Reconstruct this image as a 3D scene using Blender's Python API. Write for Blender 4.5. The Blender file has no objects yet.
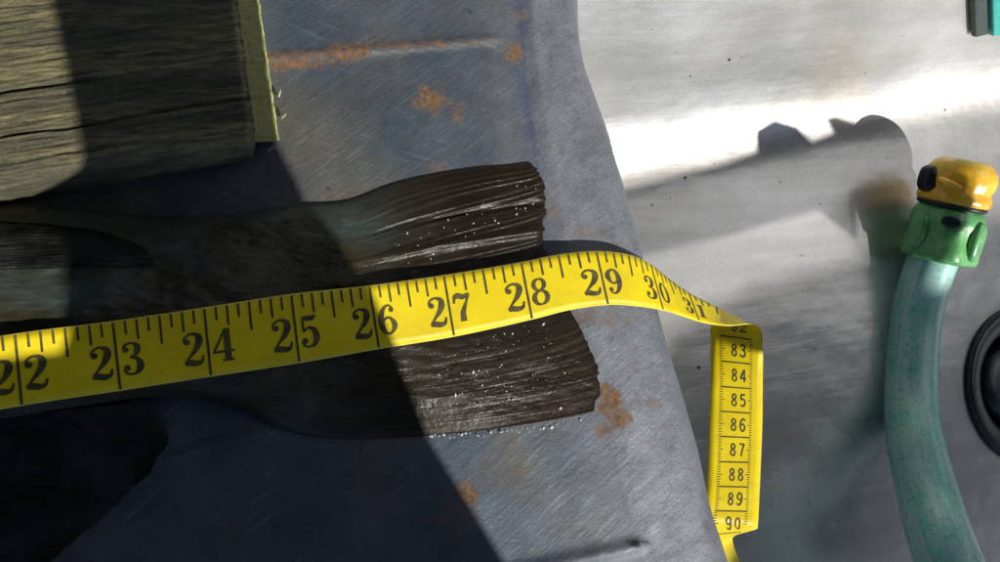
import bpy, bmesh, math, random
import numpy as np
from mathutils import Vector, noise
random.seed(7)
C = bpy.context.scene.collection
scene = bpy.context.scene

# ------------------------------------------------------------ camera, world, sun
HFOV = math.radians(60)
THX, THY, DIST = math.radians(18), math.radians(5), 0.283
cam_pos = Vector((-math.sin(THX)*math.cos(THY), -math.sin(THY), math.cos(THX)*math.cos(THY)))*DIST
fwd = (-cam_pos).normalized()
right = fwd.cross(Vector((0, 1, 0))).normalized()
up = right.cross(fwd).normalized()
cd = bpy.data.cameras.new('camera'); cam = bpy.data.objects.new('camera', cd); C.objects.link(cam)
from mathutils import Matrix
cam.matrix_world = Matrix.Translation(cam_pos) @ Matrix((right, up, -fwd)).transposed().to_4x4()
cd.angle = HFOV; cd.sensor_fit = 'HORIZONTAL'; cd.clip_start = 0.01; cd.clip_end = 200
scene.camera = cam

SUN = Vector((0.52, -0.56, 0.66)).normalized()      # direction towards the sun
w = bpy.data.worlds.new('World'); scene.world = w; w.use_nodes = True
nt = w.node_tree; bg = nt.nodes['Background']
sky = nt.nodes.new('ShaderNodeTexSky'); sky.sky_type = 'NISHITA'; sky.sun_disc = False
sky.sun_elevation = math.asin(SUN.z); sky.sun_rotation = math.atan2(SUN.x, SUN.y)
sky.ozone_density = 7.0; sky.dust_density = .6
nt.links.new(sky.outputs[0], bg.inputs[0]); bg.inputs[1].default_value = 0.05
sd = bpy.data.lights.new('sun', 'SUN'); sd.energy = 5.0; sd.angle = math.radians(0.35); sd.color = (1, .95, .87)
so = bpy.data.objects.new('sun', sd); C.objects.link(so)
so.rotation_euler = SUN.to_track_quat('Z', 'Y').to_euler(); so.location = SUN*3
vs = scene.view_settings; vs.view_transform = 'Standard'; vs.look = 'None'; vs.exposure = 0.1; vs.gamma = 1
vs.use_curve_mapping = False

# ------------------------------------------------------------ helpers
def ray(px, py):
    k = 2*math.tan(HFOV/2)
    u = (px/1000 - .5)*k; v = (281 - py)/1000*k
    return (fwd + right*u + up*v)
def P(px, py, z=0.0):
    d = ray(px, py)
    return cam_pos + d*((z - cam_pos.z)/d.z)
def proj(p):
    d = Vector(p) - cam_pos; z = d.dot(fwd); k = 2*math.tan(HFOV/2)
    return (500 + d.dot(right)/z/k*1000, 281 - d.dot(up)/z/k*1000, z)
def fbm(x, y, z=0, o=4):
    return noise.fractal(Vector((x, y, z)), 1.0, 2.0, o)
def interp(pts, t):
    if t <= pts[0][0]: return pts[0][1]
    for (a, va), (b, vb) in zip(pts, pts[1:]):
        if t <= b:
            k = (t-a)/(b-a); return va + (vb-va)*k
    return pts[-1][1]
def catmull(P0, P1, P2, P3, t):
    return 0.5*((2*P1) + (P2-P0)*t + (2*P0-5*P1+4*P2-P3)*t*t + (3*P1-P0-3*P2+P3)*t**3)
def spline(keys, vals, s):
    n = len(keys); s = min(max(s, keys[0]), keys[-1])
    i = 0
    while i < n-2 and s > keys[i+1]: i += 1
    # cubic hermite with non-uniform finite difference tangents
    def tan(j):
        if j == 0: return (vals[1]-vals[0])/(keys[1]-keys[0])
        if j == n-1: return (vals[-1]-vals[-2])/(keys[-1]-keys[-2])
        a = (vals[j]-vals[j-1])/(keys[j]-keys[j-1]); b = (vals[j+1]-vals[j])/(keys[j+1]-keys[j])
        return (a+b)*0.5
    h = keys[i+1]-keys[i]; t = (s-keys[i])/h
    m0, m1 = tan(i)*h, tan(i+1)*h
    return vals[i]*(2*t**3-3*t*t+1) + m0*(t**3-2*t*t+t) + vals[i+1]*(-2*t**3+3*t*t) + m1*(t**3-t*t)
def sstep(a, b, x):
    t = min(max((x-a)/(b-a), 0), 1); return t*t*(3-2*t)

def mesh_obj(name, verts, faces, mat=None, parent=None, smooth=True, attrs=None, uv=None):
    me = bpy.data.meshes.new(name)
    me.from_pydata([tuple(v) for v in verts], [], faces)
    if smooth: me.polygons.foreach_set('use_smooth', [True]*len(me.polygons))
    if attrs:
        for k, vals in attrs.items():
            a = me.attributes.new(k, 'FLOAT', 'POINT'); a.data.foreach_set('value', vals)
    if uv:
        l = me.uv_layers.new(name='UVMap')
        for lp in me.loops: l.data[lp.index].uv = uv[lp.vertex_index]
    if mat: me.materials.append(mat)
    me.update()
    o = bpy.data.objects.new(name, me); C.objects.link(o)
    if parent: o.parent = parent
    return o
def outward(o):
    bm = bmesh.new(); bm.from_mesh(o.data); bmesh.ops.recalc_face_normals(bm, faces=bm.faces); bm.to_mesh(o.data); bm.free(); return o
def thing(name, label, cat, loc, group=None):
    o = bpy.data.objects.new(name, None); C.objects.link(o); o.empty_display_size = .01
    # parts are modelled in world space round a base empty
    o.location = loc; o['label'] = label; o['category'] = cat
    if group: o['group'] = group
    return o
def reparent(root):
    bpy.context.view_layer.update()
    for ch in root.children:
        ch.matrix_parent_inverse = Matrix.Translation(-Vector(root.location))
def grid(nu, nv, f):
    vs_ = [f(i/(nu-1), j/(nv-1)) for i in range(nu) for j in range(nv)]
    fs = [(i*nv+j, (i+1)*nv+j, (i+1)*nv+j+1, i*nv+j+1) for i in range(nu-1) for j in range(nv-1)]
    return vs_, fs

# ------------------------------------------------------------ materials
class M:
    def __init__(s, name, **kw):
        s.m = bpy.data.materials.new(name); s.m.use_nodes = True; s.t = s.m.node_tree
        s.b = s.t.nodes['Principled BSDF']
        for k, v in kw.items(): s.b.inputs[k.replace('_', ' ')].default_value = v
        s.tc = s.t.nodes.new('ShaderNodeTexCoord')
    def n(s, typ, **kw):
        x = s.t.nodes.new(typ)
        for k, v in kw.items():
            if hasattr(x, k) and not k[0].isupper(): setattr(x, k, v)
            else: x.inputs[k].default_value = v
        return x
    def l(s, a, b): s.t.links.new(a, b)
    def map(s, scale=(1,1,1), rot=(0,0,0), src=None):
        mr = s.n('ShaderNodeMapping'); mr.inputs['Rotation'].default_value = rot
        s.l(src or s.tc.outputs['Object'], mr.inputs[0])
        mp = s.n('ShaderNodeMapping'); mp.inputs['Scale'].default_value = scale
        s.l(mr.outputs[0], mp.inputs[0]); return mp.outputs[0]
    def noise(s, scale, detail=4, rough=.6, vec=None):
        x = s.n('ShaderNodeTexNoise'); x.inputs['Scale'].default_value = scale; x.inputs['Detail'].default_value = detail
        x.inputs['Roughness'].default_value = rough
        s.l(vec or s.tc.outputs['Object'], x.inputs['Vector']); return x.outputs['Fac']
    def ramp(s, src, stops):
        r = s.n('ShaderNodeValToRGB'); e = r.color_ramp.elements
        while len(e) < len(stops): e.new(.5)
        for k, (p, c) in zip(e, stops):
            k.position = p; k.color = (c, c, c, 1) if not hasattr(c, '__len__') else (*c, 1)
        s.l(src, r.inputs[0]); return r.outputs[0]
    def mix(s, fac, a, b, mode='MIX'):
        x = s.n('ShaderNodeMix'); x.data_type = 'RGBA'; x.blend_type = mode
        for inp, v in ((x.inputs[0], fac), (x.inputs[6], a), (x.inputs[7], b)):
            if isinstance(v, (int, float)): inp.default_value = v
            elif isinstance(v, tuple): inp.default_value = (*v, 1)
            else: s.l(v, inp)
        return x.outputs[2]
    def math(s, op, a, b=0.0, clamp=False):
        x = s.n('ShaderNodeMath'); x.operation = op; x.use_clamp = clamp
        for inp, v in ((x.inputs[0], a), (x.inputs[1], b)):
            if isinstance(v, (int, float)): inp.default_value = v
            else: s.l(v, inp)
        return x.outputs[0]
    def attr(s, name):
        x = s.n('ShaderNodeAttribute'); x.attribute_name = name; return x.outputs['Fac']
    def bump(s, h, strength=.3, dist=.0005):
        x = s.n('ShaderNodeBump'); x.inputs['Strength'].default_value = strength; x.inputs['Distance'].default_value = dist
        s.l(h, x.inputs['Height']); s.l(x.outputs[0], s.b.inputs['Normal']); return x
    def set(s, k, v): s.l(v, s.b.inputs[k])

def steel_tray():
    m = M('worn_galvanised_steel')
    m.b.inputs['Metallic'].default_value = .8
    big = m.noise(28, 5, .6); fine = m.noise(900, 3, .7)
    scr = m.noise(520, 3, .7, m.map((.10, 1, 1), (0, 0, math.radians(-38))))
    scr2 = m.noise(420, 2, .7, m.map((.07, 1, 1), (0, 0, math.radians(14))))
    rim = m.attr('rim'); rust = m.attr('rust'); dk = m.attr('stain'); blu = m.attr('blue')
    c = m.mix(m.ramp(big, [(.35, 0), (.68, 1)]), (.050, .071, .098), (.086, .104, .128))
    c = m.mix(rim, c, (.17, .187, .215))
    c = m.mix(m.math('MULTIPLY', m.ramp(m.noise(16, 4, .6), [(.48, 0), (.64, .55)]), m.math('SUBTRACT', 1.0, rim), True), c, (.115, .105, .066))
    sp = m.ramp(m.noise(1500, 2, .8), [(.40, .82), (.60, 1.12)])
    c = m.mix(m.math('MULTIPLY_ADD', rim, .6, True), c, m.mix(1.0, c, sp, 'MULTIPLY'))
    msk = m.ramp(m.noise(35, 3, .6), [(.40, .15), (.60, 1)])
    s2 = m.math('MULTIPLY', m.ramp(scr, [(.58, 0), (.74, 1)]), msk); s3 = m.math('MULTIPLY', m.ramp(scr2, [(.62, 0), (.76, 1)]), m.math('SUBTRACT', 1.1, msk))
    c = m.mix(m.math('MULTIPLY', s2, .30), c, (.33, .34, .36))
    c = m.mix(m.math('MULTIPLY', s3, .22), c, (.33, .34, .36))
    # grime in the dents of the rim
    pt = m.ramp(m.noise(75, 5, .65), [(.36, .84), (.62, 1.12)])
    c = m.mix(1.0, c, pt, 'MULTIPLY')
    gr = m.ramp(m.noise(190, 5, .72), [(.34, 1), (.47, 0)])
    c = m.mix(m.math('MULTIPLY', gr, .4), c, (.10, .09, .08))
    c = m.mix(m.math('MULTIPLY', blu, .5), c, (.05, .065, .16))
    rn = m.ramp(m.noise(300, 5, .75), [(.30, .1), (.56, 1)])
    rf = m.math('MULTIPLY', rust, m.math('MULTIPLY_ADD', rn, .85, False), True)
    rm = m.math('MULTIPLY', rust, rn, True)
    rm = m.math('MULTIPLY', rm, 1.25, True)
    rc = m.mix(m.ramp(m.noise(500, 4, .7), [(.35, 0), (.62, 1)]), (.09, .046, .022), (.215, .118, .050))
    c = m.mix(rm, c, rc)
    c = m.mix(m.math('MULTIPLY', dk, .93), c, (.012, .012, .01))
    m.set('Base Color', c)
    m.set('Metallic', m.math('SUBTRACT', .45, m.math('MULTIPLY', rm, .45), True))
    r = m.math('ADD', m.math('MULTIPLY', big, .22), .50)
    r = m.math('ADD', r, m.math('MULTIPLY', rm, .4)); r = m.math('SUBTRACT', r, m.math('MULTIPLY', s2, .1), True)
    m.set('Roughness', r)
    h = m.math('ADD', m.math('MULTIPLY', fine, .35), m.math('ADD', m.math('MULTIPLY', scr, .5), m.math('MULTIPLY', m.noise(120, 4), 1.0)))
    m.bump(h, .55, .0006)
    return m.m
def steel_basin():
    m = M('brushed_basin_steel'); m.b.inputs['Metallic'].default_value = .92
    big = m.noise(14, 5, .6); st = m.noise(60, 4, .6, m.map((.12, 1, 1), (0, 0, math.radians(-8))))
    c = m.mix(m.ramp(big, [(.38, 0), (.64, 1)]), (.56, .56, .55), (.73, .735, .735))
    c = m.mix(m.math('MULTIPLY', m.ramp(st, [(.40, 1), (.60, 0)]), .30), c, (.34, .33, .31))
    fine = m.noise(1400, 2, .7)
    c = m.mix(m.ramp(fine, [(.45, .25), (.62, 0)]), c, (.28, .27, .25))
    v = m.n('ShaderNodeTexVoronoi'); v.inputs['Scale'].default_value = 55; m.l(m.tc.outputs['Object'], v.inputs['Vector'])
    vr = m.n('ShaderNodeSeparateColor'); m.l(v.outputs['Color'], vr.inputs[0])
    sz = m.math('MULTIPLY', m.math('SUBTRACT', vr.outputs[0], .78, True), .30)
    spot = m.math('LESS_THAN', v.outputs['Distance'], sz)
    c = m.mix(m.math('MULTIPLY', spot, .8), c, (.06, .04, .035))
    m.set('Base Color', c)
    m.set('Roughness', m.math('ADD', .20, m.math('MULTIPLY', big, .14)))
    h = m.math('ADD', m.math('MULTIPLY', m.noise(30, 3), 1.6), m.math('ADD', m.math('MULTIPLY', st, .8), m.math('MULTIPLY', fine, .07)))
    bp = m.bump(h, .35, .0010)
    m2 = m.n('ShaderNodeBsdfPrincipled'); m2.inputs['Metallic'].default_value = .8; m2.inputs['Roughness'].default_value = .50
    m.l(c, m2.inputs['Base Color']); m.l(bp.outputs[0], m2.inputs['Normal'])
    mx = m.n('ShaderNodeMixShader'); mx.inputs[0].default_value = .44
    m.l(m.b.outputs[0], mx.inputs[1]); m.l(m2.outputs[0], mx.inputs[2])
    m.l(mx.outputs[0], m.t.nodes['Material Output'].inputs[0])
    return m.m
def fish_skin(name, fin):
    m = M(name, Roughness=.26)
    m.b.inputs['Coat Weight'].default_value = .0; m.b.inputs['Coat Roughness'].default_value = .12
    m.b.inputs['Specular IOR Level'].default_value = .15
    tail = m.attr('tailness'); rays = m.attr('ray')
    big = m.noise(45, 5, .6, m.map((.45, 1, 1), (0, 0, math.radians(10))))
    c = m.mix(m.ramp(big, [(.38, 0), (.62, 1)]), (.026, .024, .012), (.060, .060, .050))
    if fin: m.b.inputs['Specular IOR Level'].default_value = .12
    if fin: c = m.mix(m.ramp(m.noise(90, 4), [(.4, 0), (.6, 1)]), (.008, .009, .008), (.022, .024, .022))
    else:
        teal = m.ramp(m.noise(38, 3, .5, m.map((.5, 1, 1))), [(.52, 0), (.66, 1)])
        c = m.mix(m.math('MULTIPLY', teal, .6), c, (.045, .085, .085))
        c = m.mix(tail, c, m.mix(rays, (.012, .008, .005), (.030, .021, .013)))
        c = m.mix(m.ramp(m.noise(600, 3, .8), [(.62, 0), (.72, .25)]), c, (.09, .07, .05))
    m.set('Base Color', c)
    m.set('Roughness', m.ramp(m.noise(220, 4), [(.35, .26), (.65, .44)]))
    m.bump(m.math('ADD', m.noise(700, 3), m.math('MULTIPLY', m.noise(160, 3, .6, m.map((.25, 1, 1), (0, 0, math.radians(12)))), 2)), .32, .0005)
    return m.m
def wood_mat():
    m = M('weathered_mossy_wood', Roughness=.8)
    g = m.map((.17, 1, .6), (0, 0, math.radians(-9)))
    gr = m.noise(640, 6, .75, g); g2 = m.noise(110, 4, .6, g)
    c = m.mix(m.ramp(gr, [(.36, 0), (.62, 1)]), (.050, .046, .022), (.27, .235, .12))
    c = m.mix(m.math('MULTIPLY', m.ramp(g2, [(.42, 1), (.56, 0)]), .75), c, (.045, .048, .032))
    c = m.mix(m.math('MULTIPLY', m.ramp(m.noise(50, 5, .7), [(.52, 0), (.68, 1)]), .4), c, (.13, .14, .04))
    c = m.mix(m.math('MULTIPLY', m.ramp(m.noise(900, 3, .8), [(.60, 0), (.70, 1)]), .45), c, (.36, .33, .25))
    m.set('Base Color', c)
    m.bump(m.math('ADD', gr, m.math('MULTIPLY', m.noise(1200, 3), .35)), .9, .0011)
    return m.m
def wood_end_mat():
    m = M('green_end_grain', Roughness=.75)
    g = m.map((1, .16, 1), (0, 0, math.radians(-10)))
    e = m.attr('edge')
    gn = m.noise(380, 4, .7, g)
    c = m.mix(gn, (.07, .075, .02), (.19, .20, .06))
    c = m.mix(e, c, m.mix(gn, (.48, .52, .12), (.70, .72, .28)))
    c = m.mix(m.ramp(m.noise(260, 4, .7), [(.30, .8), (.44, 0)]), c, (.07, .06, .03))
    m.set('Base Color', c); m.bump(gn, .7, .0006)
    return m.m
def tape_mat():
    m = M('yellow_vinyl_tape', Roughness=.42); m.b.inputs['Specular IOR Level'].default_value = .2
    uv = m.n('ShaderNodeSeparateXYZ'); m.l(m.tc.outputs['UV'], uv.inputs[0]); t = uv.outputs[1]
    d = m.math('MINIMUM', t, m.math('SUBTRACT', 1.0, t))
    edge = m.ramp(d, [(.010, 1), (.028, 0)])
    base = m.mix(m.ramp(m.noise(60, 4), [(.35, 0), (.7, 1)]), (.64, .50, .004), (.74, .59, .008))
    c = m.mix(m.math('MULTIPLY', edge, .35), base, (.90, .82, .28))
    dirt = m.ramp(m.noise(90, 7, .8, m.map((.5, 1, 1))), [(.50, 0), (.72, .55)])
    c = m.mix(dirt, c, (.46, .34, .02)); c = m.mix(m.ramp(m.noise(700, 4, .8), [(.62, 0), (.72, .5)]), c, (.22, .16, .02))
    m.set('Base Color', c)
    wv = m.noise(2600, 1, .5); m.bump(wv, .12, .0003)
    m.b.inputs['Subsurface Weight'].default_value = 0
    return m.m
def simple(name, col, rough=.5, metal=0, var=.25, sc=200, bump=.2, coat=0, col2=None):
    m = M(name, Metallic=metal); n_ = m.noise(sc, 4, .7)
    c2 = col2 or tuple(x*(1-var) for x in col)
    m.set('Base Color', m.mix(m.ramp(n_, [(.35, 0), (.65, 1)]), c2, col))
    m.set('Roughness', m.math('ADD', rough-.08, m.math('MULTIPLY', n_, .16)))
    m.b.inputs['Coat Weight'].default_value = coat
    if bump: m.bump(m.noise(sc*4, 3), bump, .0003)
    return m.m

STEEL, BASIN = steel_tray(), steel_basin()
INK = simple('black_print', (.020, .016, .006), .75, 0, .4, 450, 0, col2=(.095, .075, .010))
TAPE = tape_mat()

# ------------------------------------------------------------ steel tray with rolled rim
crease = [(-260, 505), (-60, 515), (0, 519), (100, 527), (200, 541), (260, 549), (330, 580), (400, 598), (480, 618), (562, 640), (700, 684), (860, 740)]
silh = [(-260, 574), (-60, 575), (0, 577), (30, 578), (60, 582), (90, 592), (120, 603), (180, 621), (250, 640), (350, 668), (450, 697), (500, 708), (562, 727), (700, 768), (860, 820)]
def ridge_h(p):                      # pressed ribs in the tray, world metres
    h = 0
    for (a, b, amp, wd) in RIBS:
        ab = b-a; t = max(0, min(1, (p-a).dot(ab)/ab.length_squared))
        d = (p - (a+ab*t)).length
        e = sstep(0, .06, 1-t) if t > .9 else 1
        h += amp*math.exp(-(d/wd)**2)*(e if amp > 0 else 1)
    return h
RIBS = [(P(-60, 86).xy.to_3d(), P(513, 38).xy.to_3d(), .0011, .0011),
        (P(430, 592).xy.to_3d(), P(648, 543).xy.to_3d(), .0016, .0022),
        (P(168, 457).xy.to_3d(), P(262, 430).xy.to_3d(), .0006, .0008)]
RUST = [(400, 45, 70, 4, .5), (470, 42, 50, 3, .5), (300, 55, 60, 5, .6), (345, 54, 26, 10, .9), (300, 62, 40, 8, .75), (278, 64, 14, 14, .6), (433, 99, 17, 15, 1.0), (439, 45, 9, 4, .9), (514, 54, 8, 12, .9),
        (437, 168, 14, 4, .5), (610, 398, 14, 16, 1.0), (622, 420, 12, 10, .8), (604, 430, 9, 9, .6), (468, 492, 12, 14, .8), (455, 512, 22, 26, .30),
        (460, 115, 8, 12, .5), (552, 210, 10, 8, .3), (580, 232, 26, 8, .28), (600, 318, 40, 8, .40), (500, 470, 30, 20, .15), (350, 210, 60, 30, .16),
        (520, 14, 8, 5, .5), (655, 404, 10, 6, .35), (515, 452, 12, 20, .2), (300, 140, 40, 30, .12)]
def tray_vert(py, k):
    """k<=1 flat part from far left to the crease, 1..2 rim, 2..3 the wall going down"""
    xc = spline([a for a, _ in crease], [float(b) for _, b in crease], py)
    xs = spline([a for a, _ in silh], [float(b) for _, b in silh], py)
    A = P(xc, py, 0); B = P(xs, py, -.006)
    B = Vector((B.x, A.y + (B.y-A.y), B.z)); W = B.x-A.x
    if k <= 1:
        x0 = -.42
        t = k**.55 if False else k
        p = Vector((x0 + (A.x-x0)*t, A.y, 0))
        e = (A.x - p.x)
        p.z = -.0001*math.exp(-(e/.0025)**2) + .0005*math.exp(-((e-.012)/.006)**2)
    elif k <= 2:
        t = k-1                         # gentle fall, then a tight round edge
        x = A.x + W*min(t*1.02, 1)
        f = sstep(.0, .22, t)
        z = .0009*f - .0022*t*t
        if t > .72:
            q = (t-.72)/.28; z -= .0075*(1-math.sqrt(max(0, 1-(q*.97)**2)))
        p = Vector((x, A.y + (B.y-A.y)*t, z))
    else:
        t = k-2
        p = Vector((A.x + W + .0035*sstep(0, .12, t), B.y, -.0012 - .0070 - .09*t))
    return p
rows = [-260 + i*(860+260)/330 for i in range(331)]
ks = [i/40 * .45 for i in range(40)] + [.45 + (i/170)*.55 for i in range(170)] + [1 + i/46 for i in range(46)] + [2 + i/12 for i in range(13)]
vs_, rim, rust, stain, blue = [], [], [], [], []
DOTS = [(505, 300, 3), (636, 544, 5), (646, 542, 4), (629, 541, 3), (560, 380, 1.2), (300, 470, 1.5), (470, 12, 1.5), (330, 190, 2)]
for r in rows:
    for k in ks:
        p = tray_vert(r, k)
        if k < 1.0:
            p.z += ridge_h(Vector((p.x, p.y, 0)))
            p.z += .0005*fbm(p.x*22, p.y*22, 3)*sstep(0, .1, 1-k)
        elif k < 2:
            p.z += ridge_h(Vector((p.x, p.y, 0)))*sstep(.7, 0, k-1) + .00028*fbm(p.x*70, p.y*70, 9)*sstep(0, .2, k-1)
        q = proj(p) if k < 2 else (9999, 9999, 1)
        vs_.append(p)
        rim.append(sstep(.90, 1.10, k))
        nz = fbm(q[0]/14, q[1]/14, 1)*.5 + fbm(q[0]/5, q[1]/5, 4)*.25
        ru = 0
        for (x, y, a, b, s_) in RUST:
            d = ((q[0]-x)/a)**2 + ((q[1]-y)/b)**2
            if d < 6: ru = max(ru, s_*(1-sstep(.3, 1.5, d + .15 + nz*1.9)))
        rust.append(ru)
        st = 0
        for (x, y, rr) in DOTS:
            st = max(st, 1-sstep(.4, 1.3, math.hypot(q[0]-x, (q[1]-y)*1.3)/rr + nz*.8))
        stain.append(st)
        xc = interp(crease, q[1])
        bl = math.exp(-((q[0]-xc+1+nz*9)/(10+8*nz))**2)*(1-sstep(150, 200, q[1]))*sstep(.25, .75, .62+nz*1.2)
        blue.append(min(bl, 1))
nk = len(ks)
fs = [(i*nk+j, i*nk+j+1, (i+1)*nk+j+1, (i+1)*nk+j) for i in range(len(rows)-1) for j in range(nk-1)]
tray = mesh_obj('draining_tray', vs_, fs, STEEL, attrs={'rim': rim, 'rust': rust, 'stain': stain, 'blue': blue})
tray['kind'] = 'structure'

# ------------------------------------------------------------ basin
ZF = -.09
L1, L2 = P(600, 156, ZF+.004), P(1000, 92, ZF+.004)
dv = (L2-L1); dv.z = 0; dv.normalize(); nv = Vector((-dv.y, dv.x, 0))
def basin_z(x, y):
    v = (Vector((x, y, 0))-L1).dot(nv)
    # slope ramps up round the cove, constant above
    return ZF + cove(v)
_cv = []; _z = 0
AMAX = math.radians(53)
for i in range(800):
    v = -.05 + i*.0005
    a = AMAX*sstep(-.030, .028, v)
    _z += math.tan(a)*.0005; _cv.append(_z)
def cove(v):
    k = (v+.05)/.0005
    if k < 0: return 0
    k = min(k, 798.9); i = int(k); return _cv[i] + (_cv[i+1]-_cv[i])*(k-i)
def Pb(px, py):
    z = ZF
    for _ in range(40):
        p = P(px, py, z); z = .5*z + .5*basin_z(p.x, p.y)
    return P(px, py, z)
DRAIN = P(1027, 384, ZF); DR = .041
# floor and cove: sheet with the drain hole left open
vs_, fs = [], []
o0 = L1 - dv*.14
nu, nvn = 200, 200
idx = {}
for i in range(nu):
    for j in range(nvn):
        v = -.36 + j*(.36+.20)/(nvn-1); u = i*.62/(nu-1)
        p = o0 + dv*u + nv*v; p.z = ZF + cove(v) + .0006*fbm(p.x*12, p.y*12, 5)*1.0
        idx[i, j] = len(vs_); vs_.append(p)
def inhole(i, j):
    p = vs_[idx[i, j]]; return (Vector((p.x, p.y))-DRAIN.xy).length < DR*.80
for i in range(nu-1):
    for j in range(nvn-1):
        q = [(i, j), (i+1, j), (i+1, j+1), (i, j+1)]
        if any(inhole(*c) for c in q): continue
        fs.append(tuple(idx[c] for c in q))
basin = mesh_obj('steel_basin', vs_, fs, BASIN); basin['kind'] = 'structure'

# ------------------------------------------------------------ drain
def lathe(name, prof, mat, parent, axis=None, origin=Vector((0, 0, 0)), n=64, attrs=None, squash=None):
    """prof: list of (radius, height) about axis"""
    ax = (axis or Vector((0, 0, 1))).normalized()
    e1 = ax.orthogonal().normalized(); e2 = ax.cross(e1)
    vs_, fs = [], []
    for (r, h) in prof:
        for k in range(n):
            a = 2*math.pi*k/n; rr = r*(squash(a, h)*.95 if squash else 1)
            vs_.append(origin + ax*h + (e1*math.cos(a) + e2*math.sin(a))*rr)
    for i in range(len(prof)-1):
        for k in range(n):
            k2 = (k+1) % n; fs.append((i*n+k, i*n+k2, (i+1)*n+k2, (i+1)*n+k))
    return outward(mesh_obj(name, vs_, fs, mat, parent))
RUB = simple('black_rubber', (.012, .012, .013), .45, 0, .4, 300)
DSTEEL = simple('dull_drain_steel', (.11, .115, .12), .38, .9, .35, 120)
dr = thing('basin_drain', 'round sunken basin drain with black seal ring at the right edge', 'drain', DRAIN)
lathe('flange', [(DR*.995, .0004), (DR*.98, .0016), (DR*.93, .0020), (DR*.80, .0006), (DR*.72, -.0025)], DSTEEL, dr, origin=DRAIN, n=96)
lathe('seal_ring', [(DR*1.045, .0002), (DR*1.04, .0016), (DR*1.02, .0022), (DR*1.0, .0016), (DR*.992, .0002)], RUB, dr, origin=DRAIN, n=96)
lathe('cup', [(DR*.725, -.0023), (DR*.66, -.010), (DR*.55, -.022), (0.0001, -.024)], RUB, dr, origin=DRAIN, n=96)
lathe('strainer', [(DR*.52, -.012), (DR*.50, -.008), (DR*.30, -.007), (0.0001, -.0075)], DSTEEL, dr, origin=DRAIN, n=64)
reparent(dr)

# ------------------------------------------------------------ fish
TOP = [(-260, 232), (-80, 212), (0, 205), (80, 210), (160, 216), (230, 214), (290, 206), (350, 200), (400, 182), (450, 170), (500, 164), (530, 163)]
BOT = [(-260, 450), (-80, 432), (0, 422), (80, 410), (165, 398), (225, 404), (280, 428), (340, 438), (430, 436), (500, 430), (560, 421), (594, 411)]
def outline(tb, u):
    ks_ = [float(i) for i in range(len(tb))]
    return (spline(ks_, [float(a) for a, b in tb], u), spline(ks_, [float(b) for a, b in tb], u))
END = [(0, 530, 163), (.06, 540, 176), (.14, 545, 195), (.25, 543, 222), (.33, 542, 240), (.45, 548, 262), (.55, 558, 290), (.68, 574, 318), (.80, 590, 350), (.92, 599, 384), (1, 594, 411)]
def tail_x(v):
    k = [a for a, _, _ in END]
    return spline(k, [float(b) for _, b, _ in END], v), spline(k, [float(c) for _, _, c in END], v)
NR = 54
def fish_h(s, v):
    """thickness profile in metres. s 0..1 along, v 0..1 across"""
    body = interp([(0, .030), (.35, .022), (.55, .014), (.70, .0075), (.80, .0034), (.90, .0017), (1, .0006)], s)
    e = max(0, 1-(2*v-1)**2)
    sh = e**(.5 + .35*sstep(.50, .8, s))
    return body*sh
def fish_pt(s, v):
    n_ = len(TOP)-1
    if s < .6:
        u = s/.6*(n_-5); bl = 0
    else:
        u = (n_-5) + (s-.6)/.4*5
    a = outline(TOP, u); b = outline(BOT, u)
    x = a[0] + (b[0]-a[0])*v; y = a[1] + (b[1]-a[1])*v
    # bend the cross lines to the trailing edge of the tail
    k = sstep(.72, 1.0, s)
    ex, ey = tail_x(v)
    x = x*(1-k) + ex*k; y = y*(1-k) + ey*k
    return x, y
def fish_mesh():
    nu, nv_ = 260, 420
    vs_, tl, ry = [], [], []
    for i in range(nu):
        s = i/(nu-1); s = s**.85
        for j in range(nv_):
            v = j/(nv_-1)
            x, y = fish_pt(s, v)
            t = sstep(.62, .82, s)
            wob = .35*fbm(s*5, v*9, 2)
            vr = v + .22*(s-.8)*sstep(.55, .25, v)
            amp = .25 + .75*sstep(-.35, .5, fbm(vr*17, s*1.5, 21))
            split = max(0, math.sin((vr*NR*.72 + 1.6*fbm(vr*8, s*1.2, 13) + wob)*2*math.pi))*amp
            fine = abs(fbm(vr*130, s*7, 5))*2*amp
            h = fish_h(s, v)
            edge = min(1, min(v, 1-v)*14)
            rag = 0
            if s > .93:                         # ragged trailing edge
                rag = 3.2*(fbm(v*26, 3, 4) + .5*fbm(v*90, 1, 4))*sstep(.93, 1, s); x += rag
            base = P(x, y, 0)
            h += t*edge*(.00026*split*(1-.88*sstep(.42, .55, v)) + .00007*fine) + (1-t)*.00022*fbm(base.x*160, base.y*380, 4)*edge
            h += .0010*fbm(base.x*45, base.y*90, 8)*edge*sstep(0, .4, 1-s)
            # folds through the upper lobe
            h += t*edge*.0013*math.exp(-((v-.24-.05*s)/.018)**2) - t*edge*.0008*math.exp(-((v-.17)/.012)**2)
            h += t*edge*.0005*math.exp(-((v-.385-.05*s)/.02)**2)
            h *= (1-.85*sstep(.90, 1, s))
            vs_.append(P(x, y, .0004 + max(h, 0)) if False else Vector((base.x, base.y, .0004 + max(h, .0002))))
            tl.append(t); ry.append(split)
    n1 = len(vs_)
    fs = [(i*nv_+j, i*nv_+j+1, (i+1)*nv_+j+1, (i+1)*nv_+j) for i in range(nu-1) for j in range(nv_-1)]
    return vs_, fs, tl, ry, nu, nv_
vs_, fs, tl, ry, fnu, fnv = fish_mesh()
SKIN, FIN = fish_skin('wet_fish_skin', False), fish_skin('dark_wet_fin', True)
fish = thing('fish', 'dark wet fish tail lying under the yellow tape on the steel tray', 'fish', P(200, 310, 0))
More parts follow.
